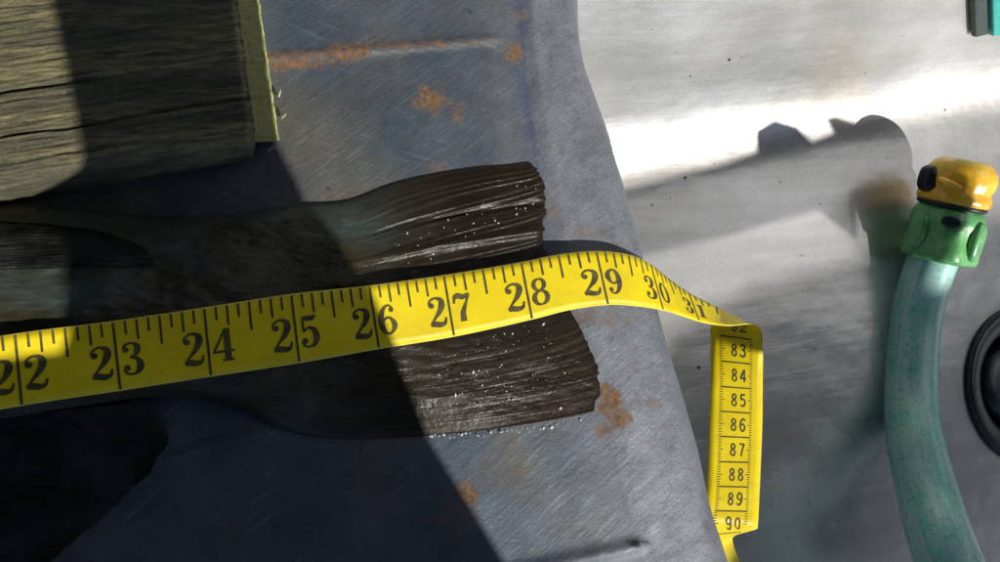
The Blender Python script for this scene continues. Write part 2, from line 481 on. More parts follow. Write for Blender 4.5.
# split the sheet into body and tail fin at one row
cut = int(fnu*.56)
def sub(i0, i1, name, mat):
    v2 = vs_[i0*fnv:(i1+1)*fnv]; t2 = tl[i0*fnv:(i1+1)*fnv]; r2 = ry[i0*fnv:(i1+1)*fnv]
    n = i1-i0+1
    f2 = [(i*fnv+j, i*fnv+j+1, (i+1)*fnv+j+1, (i+1)*fnv+j) for i in range(n-1) for j in range(fnv-1)]
    # skirt to the table
    m = len(v2)
    per = [j for j in range(fnv)] if i0 == 0 else []
    ring = ([i*fnv for i in range(n)], [i*fnv+fnv-1 for i in range(n)])
    v3 = list(v2); t3 = list(t2); r3 = list(r2)
    chains = [ring[0], ring[1]]
    if i1 == fnu-1: chains.append([(n-1)*fnv+j for j in range(fnv)])
    for ch in chains:
        b0 = len(v3)
        for k in ch: v3.append(Vector((v2[k].x, v2[k].y, .00005))); t3.append(t2[k]); r3.append(0)
        for q in range(len(ch)-1): f2.append((ch[q], ch[q+1], b0+q+1, b0+q))
    return outward(mesh_obj(name, v3, f2, mat, fish, attrs={'tailness': t3, 'ray': r3}))
sub(0, cut, 'body', SKIN); sub(cut, fnu-1, 'tail_fin', SKIN)

def fin(name, root_px, tip_px, base_h, ray_n=22, lift=.0, follow=False):
    """root line and tip line, both lists of px of equal role; a ribbed membrane between"""
    nu, nv_ = 60, 160
    vs_, ry_ = [], []
    rk = [i/(len(root_px)-1) for i in range(len(root_px))]; tk = [i/(len(tip_px)-1) for i in range(len(tip_px))]
    for i in range(nu):
        s = i/(nu-1)
        for j in range(nv_):
            v = j/(nv_-1)
            a = Vector((spline(rk, [float(p[0]) for p in root_px], v), spline(rk, [float(p[1]) for p in root_px], v)))
            b = Vector((spline(tk, [float(p[0]) for p in tip_px], v), spline(tk, [float(p[1]) for p in tip_px], v)))
            q = a + (b-a)*s
            if s > .85: q += (b-a).normalized()*3.2*fbm(v*14, s, 7)*(s-.85)/.15
            h = base_h*(1-s)**1.3 + .0014 + .0004*abs(math.sin(v*ray_n*math.pi+s+3*fbm(v*5,s*2,3)))*max(0,.4+fbm(v*9,s*3,11))*(1-.5*s) + lift
            p0 = P(q.x, q.y, 0)
            if follow: h += max(surf_h(p0.x, p0.y) - .0006, 0)
            vs_.append(Vector((p0.x, p0.y, h))); ry_.append(abs(math.sin(v*ray_n*math.pi+s)))
    n = len(vs_)
    vs2 = vs_ + [v - Vector((0, 0, .0006)) for v in vs_]
    fs = []
    for i in range(nu-1):
        for j in range(nv_-1):
            a = i*nv_+j; q = (a, a+1, a+nv_+1, a+nv_); fs.append(q); fs.append(tuple(n+k for k in reversed(q)))
    edge = [j for j in range(nv_)] + [i*nv_+nv_-1 for i in range(1, nu)] + [(nu-1)*nv_+j for j in range(nv_-2, -1, -1)] + [i*nv_ for i in range(nu-2, -1, -1)]
    for a, b in zip(edge, edge[1:]): fs.append((a, b, n+b, n+a))
    return outward(mesh_obj(name, vs2, fs, FIN, fish, attrs={'tailness': [0.]*2*n, 'ray': ry_*2}))
fin('anal_fin', [(-190, 430), (-80, 420), (20, 412), (110, 404), (150, 404)], [(-150, 640), (-10, 600), (60, 553), (130, 492), (166, 447), (166, 424)], .006)

def fish_top(px, py):
    """surface height below a pixel, by nearest vertex of the sheet"""
    p = P(px, py, .004); return p

# droplets and grains on the tail
FA = np.array([[v.x, v.y, v.z] for v in vs_])
def surf_h(x, y):
    d = (FA[:, 0]-x)**2 + (FA[:, 1]-y)**2; k = int(d.argmin())
    return FA[k, 2] if d[k] < (.0015)**2 else 0.0
fin('adipose_fin', [(-90, 226), (-60, 244), (-40, 262), (-10, 280)], [(60, 232), (110, 240), (150, 256), (160, 272)], .0, 12, follow=True)
reparent(fish)
WET = M('water_bead', Roughness=.04); WET.b.inputs['Base Color'].default_value = (.6, .6, .57, 1); WET.b.inputs['Coat Weight'].default_value = 1
def beads(name, spots, mat, label, cat, group=None):
    bm = bmesh.new()
    for (px, py, r) in spots:
        p = P(px, py, .003); z = surf_h(p.x, p.y); p = P(px, py, z)
        m4 = Matrix.Translation((p.x, p.y, z + r*.25)) @ Matrix.Rotation(random.uniform(0, 6.28), 4, 'Z') @ Matrix.Diagonal((random.uniform(.8, 1.5), random.uniform(.6, 1.0), random.uniform(.5, .8), 1))
        bmesh.ops.create_icosphere(bm, subdivisions=2, radius=r, matrix=m4)
    me = bpy.data.meshes.new(name); bm.to_mesh(me); bm.free()
    for f in me.polygons: f.use_smooth = True
    me.materials.append(mat)
    o = bpy.data.objects.new(name, me); C.objects.link(o); o['label'] = label; o['category'] = cat; o['kind'] = 'stuff'
    return o
sp = []
for _ in range(95):
    x = random.gauss(500, 48); y = random.uniform(325, 425)
    if 425 < x < 588 and y > 322: sp.append((x, y, random.choice([.00012, .00016, .0002, .0003])))
for t in np.linspace(0, 1, 34):
    sp.append((430 + 150*t + random.uniform(-2, 2), 436 - 14*t*t + random.uniform(-2.5, 2), random.choice([.0002, .00025, .0005])))
for t in np.linspace(0, 1, 42):
    sp.append((400 + 135*t + random.uniform(-10, 10), 262 - 60*t + random.uniform(-22, 14), random.choice([.00015, .0002, .0003])))
sp += [(551, 427, .0008), (431, 436, .0006), (543, 324, .0007), (473, 372, .0005), (455, 395, .0006), (560, 408, .0006)]
beads('water_drops', sp, WET.m, 'tiny glinting water drops and grit scattered on the fish tail', 'droplets')

# ------------------------------------------------------------ wooden block
WOOD, WEND = wood_mat(), wood_end_mat()
blk = thing('wooden_block', 'weathered mossy timber block end at the upper left of the steel tray', 'wood block', P(180, 80, 0))
HB = .026
def wood_block():
    # top surface corners in px at height HB
    A, B = (-260, 226), (256, 139)          # near edge
    Cc, D = (226, -90), (-260, -40)         # far edge
    nu, nv_ = 260, 200
    vs_ = []
    for i in range(nu):
        for j in range(nv_):
            u = i/(nu-1); v = j/(nv_-1)
            x = (A[0]*(1-u)+B[0]*u)*(1-v) + (D[0]*(1-u)+Cc[0]*u)*v
            y = (A[1]*(1-u)+B[1]*u)*(1-v) + (D[1]*(1-u)+Cc[1]*u)*v
            x += 1.5*fbm(v*9, 0, 2)*sstep(.9, 1, u); y += 2.2*fbm(u*9, 4, 2)*sstep(.93, 1, 1-v)
            p = P(x, y, HB)
            g = fbm(u*5, v*74, 1, 3)*.0006 + fbm(u*9, v*150, 6, 2)*.0003
            crack = -.0022*math.exp(-((v-.36-.012*fbm(u*4, 0, 8))/.006)**2)*sstep(.15, .5, 1-u)
            crack += -.0016*math.exp(-((v-.18-.010*fbm(u*4, 3, 8))/.005)**2)*sstep(.2, .6, u)
            p.z = HB + g + crack - .0025*(1-sstep(0, .035, v)) - .0012*sstep(.985, 1, u)
            vs_.append(p)
    fs = [(i*nv_+j, (i+1)*nv_+j, (i+1)*nv_+j+1, i*nv_+j+1) for i in range(nu-1) for j in range(nv_-1)]
    top = list(vs_)
    # front face down to the tray
    b = len(vs_); nf = 8
    for i in range(nu):
        t0 = top[i*nv_]; u = i/(nu-1)
        for k in range(1, nf+1):
            q = k/nf; p = t0 + Vector((0, -.0010*math.sin(q*3.14) - .0004*fbm(u*30, q*3, 2), -(HB-.0026)*q)); vs_.append(p)
    for i in range(nu-1):
        for k in range(nf):
            a0 = i*nv_ if k == 0 else b+i*nf+k-1; a1 = (i+1)*nv_ if k == 0 else b+(i+1)*nf+k-1
            fs.append((a0, b+i*nf+k, b+(i+1)*nf+k, a1))
    mesh_obj('timber', vs_, fs, WOOD, blk)
    # sawn end: slopes out to its foot
    ev, ef, ed = [], [], []; ne = 24
    for j in range(nv_):
        v = j/(nv_-1); t0 = top[(nu-1)*nv_+j]
        fx, fy = 279*(1-v)+246*v, 141*(1-v)-92*v
        foot = P(fx, fy, .0004)
        for k in range(ne+1):
            q = k/ne; p = t0.lerp(foot, q)
            p += Vector((1, 0, .6))*(.0011*math.sin(q*math.pi) + .00035*fbm(v*34, q*5, 4))
            ev.append(p); ed.append(sstep(.70, .80, q + .05*fbm(v*12, 1, 1)))
    for j in range(nv_-1):
        for k in range(ne): ef.append((j*(ne+1)+k, j*(ne+1)+k+1, (j+1)*(ne+1)+k+1, (j+1)*(ne+1)+k))
    mesh_obj('sawn_end', ev, ef, WEND, blk, attrs={'edge': ed})
    # splinters at the foot of the end
    SPL = simple('pale_splinter', (.55, .50, .36), .7)
    for (x, y, dx, dy, s_) in [(279, 97, 2, -8, .5), (282, 118, 5, -5, .6), (268, 152, 7, -7, .45)]:
        a = P(x, y, .0012); b_ = P(x+dx, y+dy, .004); d = (b_-a).normalized(); e = d.orthogonal().normalized()*.0007*s_; f = d.cross(e)
        vv = [a+e, a+f*.6, a-e, a-f*.6, (a+b_)/2+e*1.2, (a+b_)/2+f*.7, (a+b_)/2-e, (a+b_)/2-f*.7, b_]
        mesh_obj('splinter', vv, [(0,1,5,4),(1,2,6,5),(2,3,7,6),(3,0,4,7),(4,5,8),(5,6,8),(6,7,8),(7,4,8),(3,2,1,0)], SPL, blk, smooth=False)
wood_block(); reparent(blk)

# ------------------------------------------------------------ tape measure
# inch, (top edge px,py,z), (bottom edge px,py,z)
ST = [(20.0, (-210, 372, .032), (-196, 452, .030)), (21.0, (-92, 352, .031), (-82, 425, .0285)),
      (22.0, (15, 333.5, .0285), (22, 405.5, .0255)), (23.0, (112.7, 321, .0255), (120.5, 390.5, .022)), (24.0, (204, 307.5, .0215), (211, 376.5, .018)),
      (25.0, (291, 294, .0165), (299.4, 363, .0138)), (26.0, (369, 285.5, .0118), (379, 349, .0100)), (27.0, (443.6, 275, .0085), (454, 336.6, .0074)),
      (28.0, (521, 262, .0062), (532, 319.5, .0058)), (28.5, (558, 254.5, .0056), (570, 310, .0050)), (29.0, (596, 251, .0055), (608, 305, .0044)),
      (29.5, (628, 254.5, .0046), (638, 306.5, .0032)), (30.0, (650, 264, .0010), (663, 310.5, .0005)), (30.5, (668, 278.5, -.007), (682, 316, -.004)),
      (31.0, (688, 292.5, -.017), (699, 321.5, -.011)), (31.4, (709, 303.5, -.027), (715, 324.6, -.017)), (31.7, (730, 314, -.036), (732, 325.5, -.020)),
      (31.9, (742, 320.5, -.043), (748, 324.0, -.0245)), (32.1, (733, 323.5, -.049), (757, 325.5, -.029)), (32.3, (713, 324, -.051), (762, 330.5, -.034)), (32.6, (710.5, 342, -.0505), (763, 348, -.039)),
      (33.07, (710.5, 373, -.049), (762.5, 377, -.043)), (33.86, (709, 423, -.048), (762, 426, -.045)), (34.65, (707.5, 474, -.047), (760, 475, -.045)),
      (35.2, (705, 508, -.046), (758.5, 509, -.045)), (35.46, (703, 524, -.047), (757.5, 525, -.045)), (35.54, (706, 530, -.050), (757, 528, -.046)), (35.66, (712, 535, -.054), (748, 531, -.049)),
      (35.85, (719, 541, -.058), (735, 535, -.055)), (36.2, (722, 552, -.062), (733, 543, -.060)), (36.8, (731, 585, -.068), (742, 566, -.066)), (37.6, (742, 650, -.074), (764, 610, -.074))]
KS = [a for a, _, _ in ST]
TP = [P(*a) for _, a, _ in ST]; BP = [P(*b) for _, _, b in ST]
def tape_pt(s, t):
    a = spline(KS, TP, s); b = spline(KS, BP, s); return a.lerp(b, t)
def tape_n(s, t):
    ds = tape_pt(min(s+.01, 37.59), t) - tape_pt(s-.01, t); dt = spline(KS, BP, s) - spline(KS, TP, s)
    return -(ds.cross(dt)).normalized()
tape = thing('measuring_tape', 'bright yellow ribbon tape measure stretched over the fish tail and rim', 'tape measure', P(330, 330, 0))
nst, ntt = 640, 9
vs_, uv = [], []
for side in (1, -1):
    for i in range(nst):
        s = 20 + 17.6*i/(nst-1)
        for j in range(ntt):
            t = j/(ntt-1); vs_.append(tape_pt(s, t) + tape_n(s, t)*.00018*side); uv.append((s, t))
n1 = nst*ntt; fs = []
for i in range(nst-1):
    for j in range(ntt-1):
        a = i*ntt+j; q = (a, a+1, a+ntt+1, a+ntt); fs.append(q); fs.append(tuple(n1+k for k in reversed(q)))
    for j in (0, ntt-1):
        a = i*ntt+j; fs.append((a, a+ntt, n1+a+ntt, n1+a))
outward(mesh_obj('ribbon', vs_, fs, TAPE, tape, uv=uv))

# glyphs: strokes of (x, y, width); balls (x, y, r)
G = {
 '0': dict(e=[(.31, .5, .21, .45, .05, .17)]),
 '1': dict(s=[[(.31, 0, .17), (.31, .98, .17)], [(.10, .02, .05), (.52, .02, .05)], [(.31, .96, .05), (.10, .84, .05)]]),
 '2': dict(s=[[(.08, .72, .06), (.10, .86, .05), (.27, .965, .055), (.47, .89, .14), (.50, .72, .18), (.40, .50, .14), (.22, .29, .07), (.07, .10, .06)],
              [(.05, .06, .10), (.17, .10, .17), (.36, .055, .16), (.52, .09, .10), (.59, .27, .04)]], b=[(.15, .73, .095)]),
 '3': dict(s=[[(.07, .80, .04), (.13, .92, .05), (.28, .97, .05), (.44, .89, .13), (.46, .75, .16), (.39, .60, .10), (.24, .54, .045)],
              [(.24, .54, .045), (.43, .48, .10), (.51, .28, .18), (.44, .10, .13), (.27, .025, .05), (.11, .08, .05), (.07, .2, .04)]], b=[(.14, .78, .085), (.14, .23, .09)]),
 '4': dict(s=[[(.43, 0, .16), (.43, .98, .16)], [(.40, .97, .06), (.04, .31, .05)], [(.01, .29, .065), (.62, .29, .065)], [(.27, .02, .05), (.60, .02, .05)]]),
 '5': dict(s=[[(.12, .95, .05), (.22, .91, .13), (.40, .90, .14), (.53, .97, .05)], [(.13, .95, .045), (.12, .52, .045)],
              [(.12, .50, .04), (.27, .61, .06), (.44, .54, .13), (.51, .32, .18), (.43, .10, .12), (.26, .025, .05), (.11, .08, .05), (.07, .2, .04)]], b=[(.14, .22, .09)]),
 '6': dict(s=[[(.53, .82, .04), (.42, .96, .05), (.26, .91, .09), (.13, .68, .15), (.10, .42, .18), (.16, .13, .13), (.31, .025, .05), (.46, .12, .11), (.52, .30, .17), (.45, .49, .11), (.32, .565, .05), (.16, .47, .04)]], b=[(.47, .81, .08)]),
 '7': dict(s=[[(.06, .68, .035), (.09, .95, .05)], [(.07, .85, .10), (.20, .92, .17), (.38, .86, .15), (.57, .95, .06)], [(.57, .93, .045), (.43, .62, .08), (.31, .32, .15), (.29, .03, .18)]]),
 '8': dict(e=[(.31, .755, .175, .205, .05, .14), (.31, .27, .215, .245, .05, .16)]),
}
SANS = {'0': dict(e=[(.3, .5, .2, .43, .13, .13)]), '2': G['2'], '3': G['3'], '4': dict(s=[[(.43, 0, .1), (.43, .98, .1)], [(.40, .95, .1), (.06, .32, .1)], [(.03, .29, .1), (.6, .29, .1)]]),
        '5': dict(s=[[(.13, .93, .1), (.50, .93, .1)], [(.13, .95, .1), (.12, .55, .1)], [(.12, .52, .1), (.28, .6, .1), (.45, .52, .1), (.50, .3, .1), (.42, .1, .1), (.26, .05, .1), (.1, .13, .1)]]),
        '6': G['6'], '7': dict(s=[[(.08, .93, .1), (.52, .93, .1)], [(.52, .93, .1), (.36, .5, .1), (.26, 0, .1)]]), '8': dict(e=[(.3, .745, .17, .19, .13, .13), (.3, .27, .2, .22, .13, .13)])}
def glyph(ch, sans=False):
    g = (SANS if sans else G).get(ch)
    rot = False
    if ch == '9': g = G['6']; rot = True
    polys = []
    f = (lambda x, y: (.62-x, 1-y)) if rot else (lambda x, y: (x, y))
    for st in g.get('s', []):
        pts = [Vector(p) for p in st]; K = [float(i) for i in range(len(pts))]
        n = 1 if len(pts) == 2 else 7
        n *= (len(pts)-1); n = max(n, 4)
        sm = [spline(K, pts, K[-1]*i/n) for i in range(n+1)]
        L, R = [], []
        for i, p in enumerate(sm):
            d = (sm[min(i+1, n)] - sm[max(i-1, 0)]); d = Vector((d.x, d.y)).normalized(); nn = Vector((-d.y, d.x))
            wd = (.135 if sans else max(p.z*1.12, .07))/2
            L.append(f(p.x+nn.x*wd, p.y+nn.y*wd)); R.append(f(p.x-nn.x*wd, p.y-nn.y*wd))
        for i in range(n): polys.append([L[i], L[i+1], R[i+1], R[i]])
    if not sans:
        for (x, y, r) in g.get('b', []):
            polys.append([f(x+r*math.cos(a*math.pi/6), y+r*math.sin(a*math.pi/6)) for a in range(12)])
    for (cx, cy, rx, ry_, w0, w1) in g.get('e', []):
        n = 28
        for i in range(n):
            q = []
            for a_, inner in ((i, 0), (i+1, 0), (i+1, 1), (i, 1)):
                a = 2*math.pi*a_/n; wd = w0 + (w1-w0)*abs(math.cos(a))
                k = (-.5 if inner else .5)*wd
                q.append(f(cx + (rx+k)*math.cos(a), cy + (ry_+k)*math.sin(a)))
            polys.append(q)
    return polys
def print_mesh(name, polys, side, off=.00030):
    """polys in tape coordinates (inch, t)"""
    vs_, fs = [], []
    lay = 0
    for q in polys:
        b = len(vs_); lay += 1
        for (s, t) in q: vs_.append(tape_pt(s, t) + tape_n(s, t)*side*(off + (lay % 40)*.0000004))
        fs.append(tuple(range(b, b+len(q))))
    return mesh_obj(name, vs_, fs, INK, tape, smooth=False)
def quad(s0, s1, t0, t1, n=1):
    return [[(s0, t0+(t1-t0)*i/n), (s1, t0+(t1-t0)*i/n), (s1, t0+(t1-t0)*(i+1)/n), (s0, t0+(t1-t0)*(i+1)/n)] for i in range(n)]
GW, GH, TB = .245/.62, .47, .80
for inch in range(21, 32):
    a, b = str(inch)
    pl = []
    for q in glyph(a): pl.append([(inch - .045 - .245 + x*GW, TB - y*GH) for x, y in q])
    for q in glyph(b): pl.append([(inch + .045 + x*GW, TB - y*GH) for x, y in q])
    print_mesh('printed_number', pl, 1)
    print_mesh('inch_line', quad(inch-.014, inch+.014, .02, .98, 8), 1)
ticks = []
for e in range(20*8+1, 32*8-3):
    if e % 8 == 0: continue
    s = e/8; L = .42 if e % 4 == 0 else (.30 if e % 2 == 0 else .21)
    ticks += quad(s-.013, s+.013, .015, L, 3)
tk = print_mesh('eighth_inch_ticks', ticks, 1); tk['kind'] = 'stuff'
# centimetre side
def cm(c): return 32.68 + (c-83)/2.54
cmt = []
for c in range(82, 91):
    pl = []
    wdt, hgt = .155, .52/2.54
    # digits stand across the ribbon: x runs with t, y runs against s
    for ch, t0 in ((str(c)[0], .40), (str(c)[1], .565)):
        for q in glyph(ch, True):
            pl.append([(cm(c) + hgt*(.5-y), t0 + x*.20) for x, y in q])
    print_mesh('printed_number', pl, -1)
    s = cm(c+.5)
    cmt += quad(s-.010, s+.010, .20, .78, 3)
    for m_ in range(10):
        s2 = cm(c+.5+m_/10)
        if s2 < 35.45:
            L = .10 if m_ == 5 else .06
            cmt += quad(s2-.005, s2+.005, .18, .18+L) + quad(s2-.005, s2+.005, .80-L*.8, .80)
tk = print_mesh('millimetre_ticks', cmt, -1); tk['kind'] = 'stuff'
reparent(tape)

gb = bmesh.new(); random.seed(11)
for (px, py, r) in [(837, 521, .0006), (832, 545, .0005), (840, 547, .0004), (685, 178, .0006), (945, 110, .0005), (780, 182, .0004), (690, 76, .0005), (729, 60, .0007), (652, 205, .0004)] + [(random.uniform(640, 990), random.uniform(20, 555), random.uniform(.00012, .0003)) for _ in range(70)]:
    p = Pb(px, py); q = bmesh.ops.create_icosphere(gb, subdivisions=1, radius=r, matrix=Matrix.Translation(p + Vector((0, 0, r*.3))))
    for v in q['verts']: v.co += Vector((random.uniform(-1, 1), random.uniform(-1, 1), random.uniform(-1, 1)))*r*.3
me = bpy.data.meshes.new('grit'); gb.to_mesh(me); gb.free(); me.materials.append(simple('dark_grit', (.06, .045, .035), .8))
o = bpy.data.objects.new('grit', me); C.objects.link(o); o['kind'] = 'stuff'; o['label'] = 'dark specks of grit scattered over the pale basin steel'; o['category'] = 'grit'

# ------------------------------------------------------------ hose and connector
def tube(name, pts, radii, mat, parent=None, n=32, sub=10, disp=None):
    K = [float(i) for i in range(len(pts))]; N = (len(pts)-1)*sub
    cs = [spline(K, pts, K[-1]*i/N) for i in range(N+1)]; rs = [spline(K, radii, K[-1]*i/N) for i in range(N+1)]
    ref = Vector((0, 0, 1)); vs_, fs = [], []
    for i, c in enumerate(cs):
        d = (cs[min(i+1, N)]-cs[max(i-1, 0)]).normalized()
        e1 = (ref - d*ref.dot(d)).normalized(); ref = e1; e2 = d.cross(e1)
        for k in range(n):
            a = 2*math.pi*k/n; r = rs[i] + (disp(i/N, a) if disp else 0)
            vs_.append(c + (e1*math.cos(a)+e2*math.sin(a))*r)
    for i in range(N):
        for k in range(n):
            k2 = (k+1) % n; fs.append((i*n+k, i*n+k2, (i+1)*n+k2, (i+1)*n+k))
    fs.append(tuple(range(n))); fs.append(tuple(N*n+k for k in reversed(range(n))))
    at = {'cx': [math.cos(2*math.pi*(k % n)/n) for k in range(len(vs_))], 'cy': [math.sin(2*math.pi*(k % n)/n) for k in range(len(vs_))], 'along': [(k//n)/N for k in range(len(vs_))]}
    return outward(mesh_obj(name, vs_, fs, mat, parent, attrs=at))
def hose_mat():
    m = M('teal_garden_hose', Roughness=.5)
    n1 = m.noise(60, 4, .6); n2 = m.noise(500, 4, .75)
    c = m.mix(m.ramp(n1, [(.35, 0), (.65, 1)]), (.17, .58, .50), (.38, .74, .67))
    c = m.mix(m.ramp(n2, [(.52, 0), (.66, .75)]), c, (.03, .24, .17))
    c = m.mix(m.ramp(m.noise(120, 5, .7), [(.46, 0), (.64, .45)]), c, (.40, .50, .47))
    cb = m.n('ShaderNodeCombineXYZ')
    for i_, a_ in enumerate(('cx', 'cy', 'along')): m.l(m.attr(a_), cb.inputs[i_])
    stv = m.map((1, 1, .8), src=cb.outputs[0])
    st1 = m.noise(2.6, 3, .6, stv); st2 = m.noise(9, 4, .7, stv)
    c = m.mix(m.ramp(st1, [(.46, 0), (.60, .5)]), c, (.50, .64, .61))
    c = m.mix(m.ramp(st2, [(.52, 0), (.62, .5)]), c, (.10, .42, .36))
    m.set('Base Color', c); m.bump(n2, .3, .0004); m.b.inputs['Coat Weight'].default_value = .8; m.b.inputs['Coat Roughness'].default_value = .22
    m.b.inputs['Subsurface Weight'].default_value = .35; m.b.inputs['Subsurface Radius'].default_value = (.6, 1, .9); m.b.inputs['Subsurface Scale'].default_value = .004
    return m.m
RH = .0122
def dep(px, py, wpx, d=.0245):
    z = d/(wpx*2*math.tan(HFOV/2)/1000); r = ray(px, py); return cam_pos + r*z
hose = thing('garden_hose', 'faded teal garden hose curving down the right side of the basin', 'hose', P(912, 410, -.05))
HPX = [(948, 226, 49, .0245), (936, 252, 49, .0245), (923, 290, 49, .0247), (914, 335, 49.5, .0250), (911, 400, 52, .0258), (917, 450, 56, .0265), (929, 500, 60, .0272), (946, 555, 65, .0276), (972, 610, 66, .0276), (1018, 668, 66, .0276), (1080, 700, 66, .0276)]
hp = [dep(*a) for a in HPX]
tube('hose_wall', hp, [a[3]/2*.965 for a in HPX], hose_mat(), hose, n=40, sub=12, disp=lambda t, a: .00012*math.cos(a*20))
reparent(hose)

fit = thing('hose_connector', 'green and yellow plastic hose connector on the teal hose end', 'hose connector', dep(952, 200, 49))
c0 = dep(941, 240, 49); c1 = dep(965, 160, 50); ax = (c1-c0).normalized(); Lf = (c1-c0).length
GREEN = simple('green_nut_plastic', (.16, .46, .16), .30, 0, .35, 120, .2, .4, col2=(.06, .27, .09))
YEL = simple('yellow_connector_plastic', (.90, .60, .05), .30, 0, .2, 130, .2, .4, col2=(.72, .38, .02))
BLK = simple('black_socket_plastic', (.015, .016, .02), .4, 0, .3, 200)
R0 = .0172
def lug(a, h):
    m = 1 + .050*math.tanh(2.2*math.cos(a*5 + h*60))*(1-.6*sstep(0, .014, h)) + .008*math.tanh(3*math.sin(a*24))*sstep(.004, .008, h)
    return m
mm = .001
nut = lathe('collar_nut', [(RH*1.04, -4*mm), (.0158, -10*mm), (.0182, -9.5*mm), (.0190, -7*mm), (.0186, -3*mm), (.0176, 1*mm), (.0174, 6*mm), (.0180, 9*mm), (.0178, 12*mm), (.0166, 15*mm), (.0150, 17*mm), (.0120, 17.5*mm), (.010, 17.5*mm)],
            GREEN, fit, ax, c0, 72, squash=lug)
# grip wings of the nut
e1 = (Vector((0, 0, 1)) - ax*ax.z).normalized(); e2 = ax.cross(e1)
def blob(name, cen, sx, sy, sz, fx, fy, fz, mat, parent, pw=2.6, n=20):
    vs_, fs = [], []
    def sp_(c, p): return math.copysign(abs(c)**(2/p), c)
    for i in range(n+1):
        th = math.pi*i/n - math.pi/2
        for k in range(n*2):
            ph = math.pi*k/n
            x = sp_(math.cos(th), pw)*sp_(math.cos(ph), pw); y = sp_(math.cos(th), pw)*sp_(math.sin(ph), pw); z = sp_(math.sin(th), pw)
            vs_.append(cen + fx*x*sx + fy*y*sy + fz*z*sz)
    m = n*2
    for i in range(n):
        for k in range(m): fs.append((i*m+k, i*m+(k+1) % m, (i+1)*m+(k+1) % m, (i+1)*m+k))
    return outward(mesh_obj(name, vs_, fs, mat, parent))
for ang in (95, 275, 20, 160):
    a = math.radians(ang); d = e1*math.cos(a) + e2*math.sin(a)
    blob('grip_wing', c0 + ax*3*mm + d*.0168, .0030, .0048, .0098, d, ax.cross(d), ax, GREEN, fit)
# oval hole in the nut seen from the camera
tocam = (cam_pos - (c0 + ax*10*mm)); tocam = (tocam - ax*tocam.dot(ax)).normalized(); side = ax.cross(tocam)
def axp(h, r, ang):
    a = math.radians(ang); return c0 + ax*h + (tocam*math.cos(a) + side*math.sin(a))*r
d = (tocam*math.cos(math.radians(6)) + side*math.sin(math.radians(6)))
blob('release_hole', c0 + ax*10.5*mm + d*.0182, .0012, .0044, .0028, d, (ax.cross(d) + ax*.0).normalized(), ax, BLK, fit, 2.2)
# dark gap ring then the yellow body
lathe('gap_ring', [(.010, 16.8*mm), (.0160, 16.8*mm), (.0162, 18.8*mm), (.010, 19*mm)], BLK, fit, ax, c0, 64)
lathe('connector_body', [(.012, 18.4*mm), (.0166, 18.4*mm), (.0176, 20*mm), (.0178, 23*mm), (.0166, 24.5*mm), (.0164, 26*mm), (.0172, 28*mm), (.0174, 32*mm), (.0166, 35*mm), (.0146, 38*mm), (.0120, 40*mm), (.0105, 40.5*mm), (.0102, 38*mm), (.0100, 30*mm), (.0001, 29.5*mm)], YEL, fit, ax, c0, 72,
      squash=lambda a, h: 1 + .035*math.cos(a*3+.6)*sstep(.024, .034, h) + .014*math.tanh(3*math.cos(a*18))*(1-sstep(.030, .036, h)))
# black side socket and small yellow prong
s_ang = -1
pL = -side if proj(c0+side*.01)[0] > proj(c0)[0] else side      # the side that points left in view
d = (pL*.80 + tocam*.60).normalized()
blob('side_socket', c0 + ax*28.5*mm + d*.0150, .0056, .0050, .0066, d, ax.cross(d), ax, BLK, fit, 3)
q0 = c0 + ax*29*mm + (tocam*.9 + pL*.5).normalized()*.0165; q1 = c0 + ax*26.5*mm + (tocam*1.0 - pL*.10).normalized()*.0195
tube('prong', [q0, (q0+q1)/2 + tocam*.0018, q1], [.0019, .0021, .0013], YEL, fit, 14, 6)
reparent(fit)

# teal crate corner at the upper right
TEAL = simple('teal_plastic', (.03, .42, .38), .45, 0, .3, 200)
DARKT = simple('shaded_teal_plastic', (.030, .055, .050), .55, 0, .3, 200)  # same teal tub, its side away from the sun coloured as shade
box = thing('teal_tub', 'teal plastic tub corner with its shaded side coloured dark at the upper right', 'tub', P(1020, -20, -.01))
def slab(name, px, z0, z1, mat, parent, bev=.001):
    bm = bmesh.new(); tp = [bm.verts.new(P(x, y, z1)) for x, y in px]
    lo = [bm.verts.new(v.co - Vector((0, 0, z1-z0))) for v in tp]; n = len(lo)
    bm.faces.new(lo); bm.faces.new(tp)
    for i in range(n): bm.faces.new((lo[i], lo[(i+1) % n], tp[(i+1) % n], tp[i]))
    bmesh.ops.recalc_face_normals(bm, faces=bm.faces)
    bmesh.ops.bevel(bm, geom=bm.edges[:], offset=bev, segments=3, affect='EDGES', profile=.5)
    me = bpy.data.meshes.new(name); bm.to_mesh(me); bm.free(); me.materials.append(mat)
    for f in me.polygons: f.use_smooth = False
    o = bpy.data.objects.new(name, me); C.objects.link(o); o.parent = parent; return o
def wall_slab(name, px, thick, mat):
    bm = bmesh.new(); lo = [bm.verts.new(Pb(x, y) + Vector((0, -.3, .95))*.0008) for x, y in px]
    tp = [bm.verts.new(v.co + Vector((0, -.55, .83))*thick) for v in lo]; n = len(lo)
    bm.faces.new(lo); bm.faces.new(tp)
    for i in range(n): bm.faces.new((lo[i], lo[(i+1) % n], tp[(i+1) % n], tp[i]))
    bmesh.ops.recalc_face_normals(bm, faces=bm.faces)
    bmesh.ops.bevel(bm, geom=bm.edges[:], offset=.0008, segments=2, affect='EDGES', profile=.5)
    me = bpy.data.meshes.new(name); bm.to_mesh(me); bm.free(); me.materials.append(mat)
    o = bpy.data.objects.new(name, me); C.objects.link(o); o.parent = box; return o
wall_slab('side_wall', [(965, -50), (979, -50), (982, 33), (969, 36)], .004, DARKT)
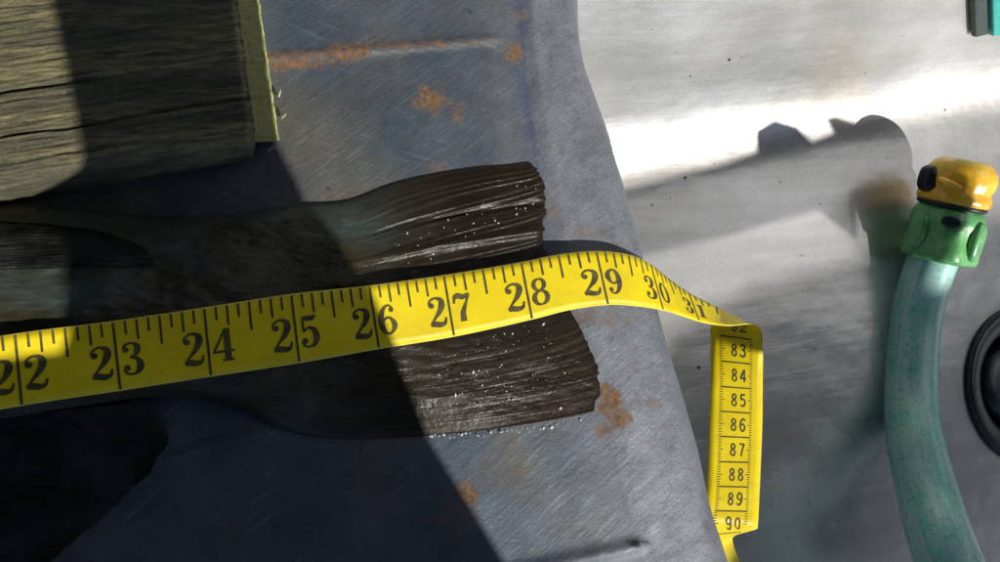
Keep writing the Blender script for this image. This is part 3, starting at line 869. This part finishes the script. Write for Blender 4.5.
wall_slab('tub_wall', [(980.5, -50), (1100, -50), (1100, 22), (984, 34)], .006, TEAL)
reparent(box)

# ------------------------------------------------------------ added unseen casters and panels that shape shade and reflections
CASTER_WOOD = wood_mat()
def shade(name, poly, surf, t, thick, label, cat, mat):
    pts = [(surf(q[0], q[1]) if len(q) == 2 else (lambda p: p - SUN*(p.z/SUN.z))(P(*q))) + SUN*t for q in poly]
    bm = bmesh.new(); a = [bm.verts.new(p) for p in pts]; b = [bm.verts.new(p + SUN*thick) for p in pts]; n = len(a)
    bm.faces.new(a); bm.faces.new(b)
    for i in range(n): bm.faces.new((a[i], a[(i+1) % n], b[(i+1) % n], b[i]))
    bmesh.ops.recalc_face_normals(bm, faces=bm.faces)
    me = bpy.data.meshes.new(name); bm.to_mesh(me); bm.free(); me.materials.append(mat)
    o = bpy.data.objects.new(name, me); C.objects.link(o); o['label'] = label; o['category'] = cat
    for p in pts:
        q = proj(p); print('SHADE', name, [round(k, 3) for k in q], [round(k, 2) for k in p])
    return o
flat = lambda x, y: P(x, y, 0)
shade('added_shade_sheet', [(-20, -300, .027), (48, -20, .027), (66, 60, .027), (80, 130, .027), (88, 190, .027), (74, 300, .027), (66, 345, .027), (60, 354, .027), (-20, 354, .027), (-420, 370, .027), (-500, 900), (600, 900), (560, 660), (505, 562), (430, 440), (372, 292, .0118), (268, 125), (205, -300)], flat, .55, .02,
      'added unseen timber sheet that shades the left side of the sink', 'shadow caster', CASTER_WOOD)  # unseen sheet added to cast the shadow over the left side
WHITE = simple('white_caster', (.75, .74, .72), .4, 0, .05, 40)
shade('added_shade_lobes', [(560, 207), (640, 186), (728, 163), (757, 152), (756, 130), (775, 120), (797, 126), (812, 142), (834, 133), (826, 119), (836, 116), (858, 124), (862, 160), (856, 238), (846, 232), (818, 210), (720, 238), (560, 275)],
      Pb, .60, .006, 'added unseen white lobed shape that shades a band of the basin', 'tap', WHITE)  # unseen outline added to cast the lobed shadow band in the basin
shade('added_shade_board', [(652, 430), (654, 372), (668, 332), (745, 292), (860, 256), (1010, 215), (1080, 195), (1080, 640), (652, 640)], Pb, 1.8, .02,
      'added unseen board that keeps the sun off the lower basin', 'board', CASTER_WOOD)  # unseen board added for soft shade on the lower basin
PANEL = simple('navy_panel', (.018, .085, .20), .8, 0, .2, 20)
def added_panel(name, x0, x1, y0, y1, label):
    vv = []; n = 24; dz = {'added_panel': 0, 'added_dark_strip': .012, 'added_white_panel': .024}[name]
    for i in range(n+1):
        for j in range(n+1):
            x = x0 + (x1-x0)*i/n; y = y0 + (y1-y0)*j/n
            vv.append((x, y, 1.05 + dz + .06*y - .02*math.sin(x*6)))
    m = (n+1)**2; vv += [(a, b, c+.004) for a, b, c in vv]
    ff = []
    for i in range(n):
        for j in range(n):
            a = i*(n+1)+j; q = (a, a+1, a+n+2, a+n+1); ff.append(q); ff.append(tuple(m+k for k in reversed(q)))
    o = mesh_obj(name, vv, ff, PANEL); o['label'] = label; o['category'] = 'added_panel'
added_panel('added_panel', -2.2, .36, -.50, 2.5, 'added unseen navy panel hiding the sky above the left of the sink')  # added overhead to cut sky light and darken what the steel reflects
added_panel('added_dark_strip', .34, 2.4, -.66, .06, 'added unseen navy strip that darkens reflections at the lower right')  # added so the lower basin floor reflects something dark

CAN = M('white_panel'); tr = CAN.n('ShaderNodeBsdfTranslucent'); tr.inputs[0].default_value = (.92, .92, .92, 1)
CAN.b.inputs['Base Color'].default_value = (.8, .8, .8, 1); CAN.b.inputs['Roughness'].default_value = .8
mx = CAN.n('ShaderNodeMixShader'); mx.inputs[0].default_value = .95
CAN.l(CAN.b.outputs[0], mx.inputs[1]); CAN.l(tr.outputs[0], mx.inputs[2]); CAN.l(mx.outputs[0], CAN.t.nodes['Material Output'].inputs[0])
PANEL = CAN.m
added_panel('added_white_panel', .345, 1.5, .04, .95, 'added unseen white panel that brightens reflections in the basin')  # added translucent sheet, lifts the shadow band by its bright reflection

cv, cf = grid(40, 12, lambda a, b: Vector((1.30 + .02*math.sin(a*40), -.45 + 1.5*a, .02 + .88*b)))
o = mesh_obj('added_side_panel', cv, cf, CAN.m); o['label'] = 'added unseen white panel that brightens the hose from the right'; o['category'] = 'added_side_panel'  # added out of view as side fill for hose and connector

# ------------------------------------------------------------ render settings
scene.render.engine = 'CYCLES'
scene.cycles.max_bounces = 8
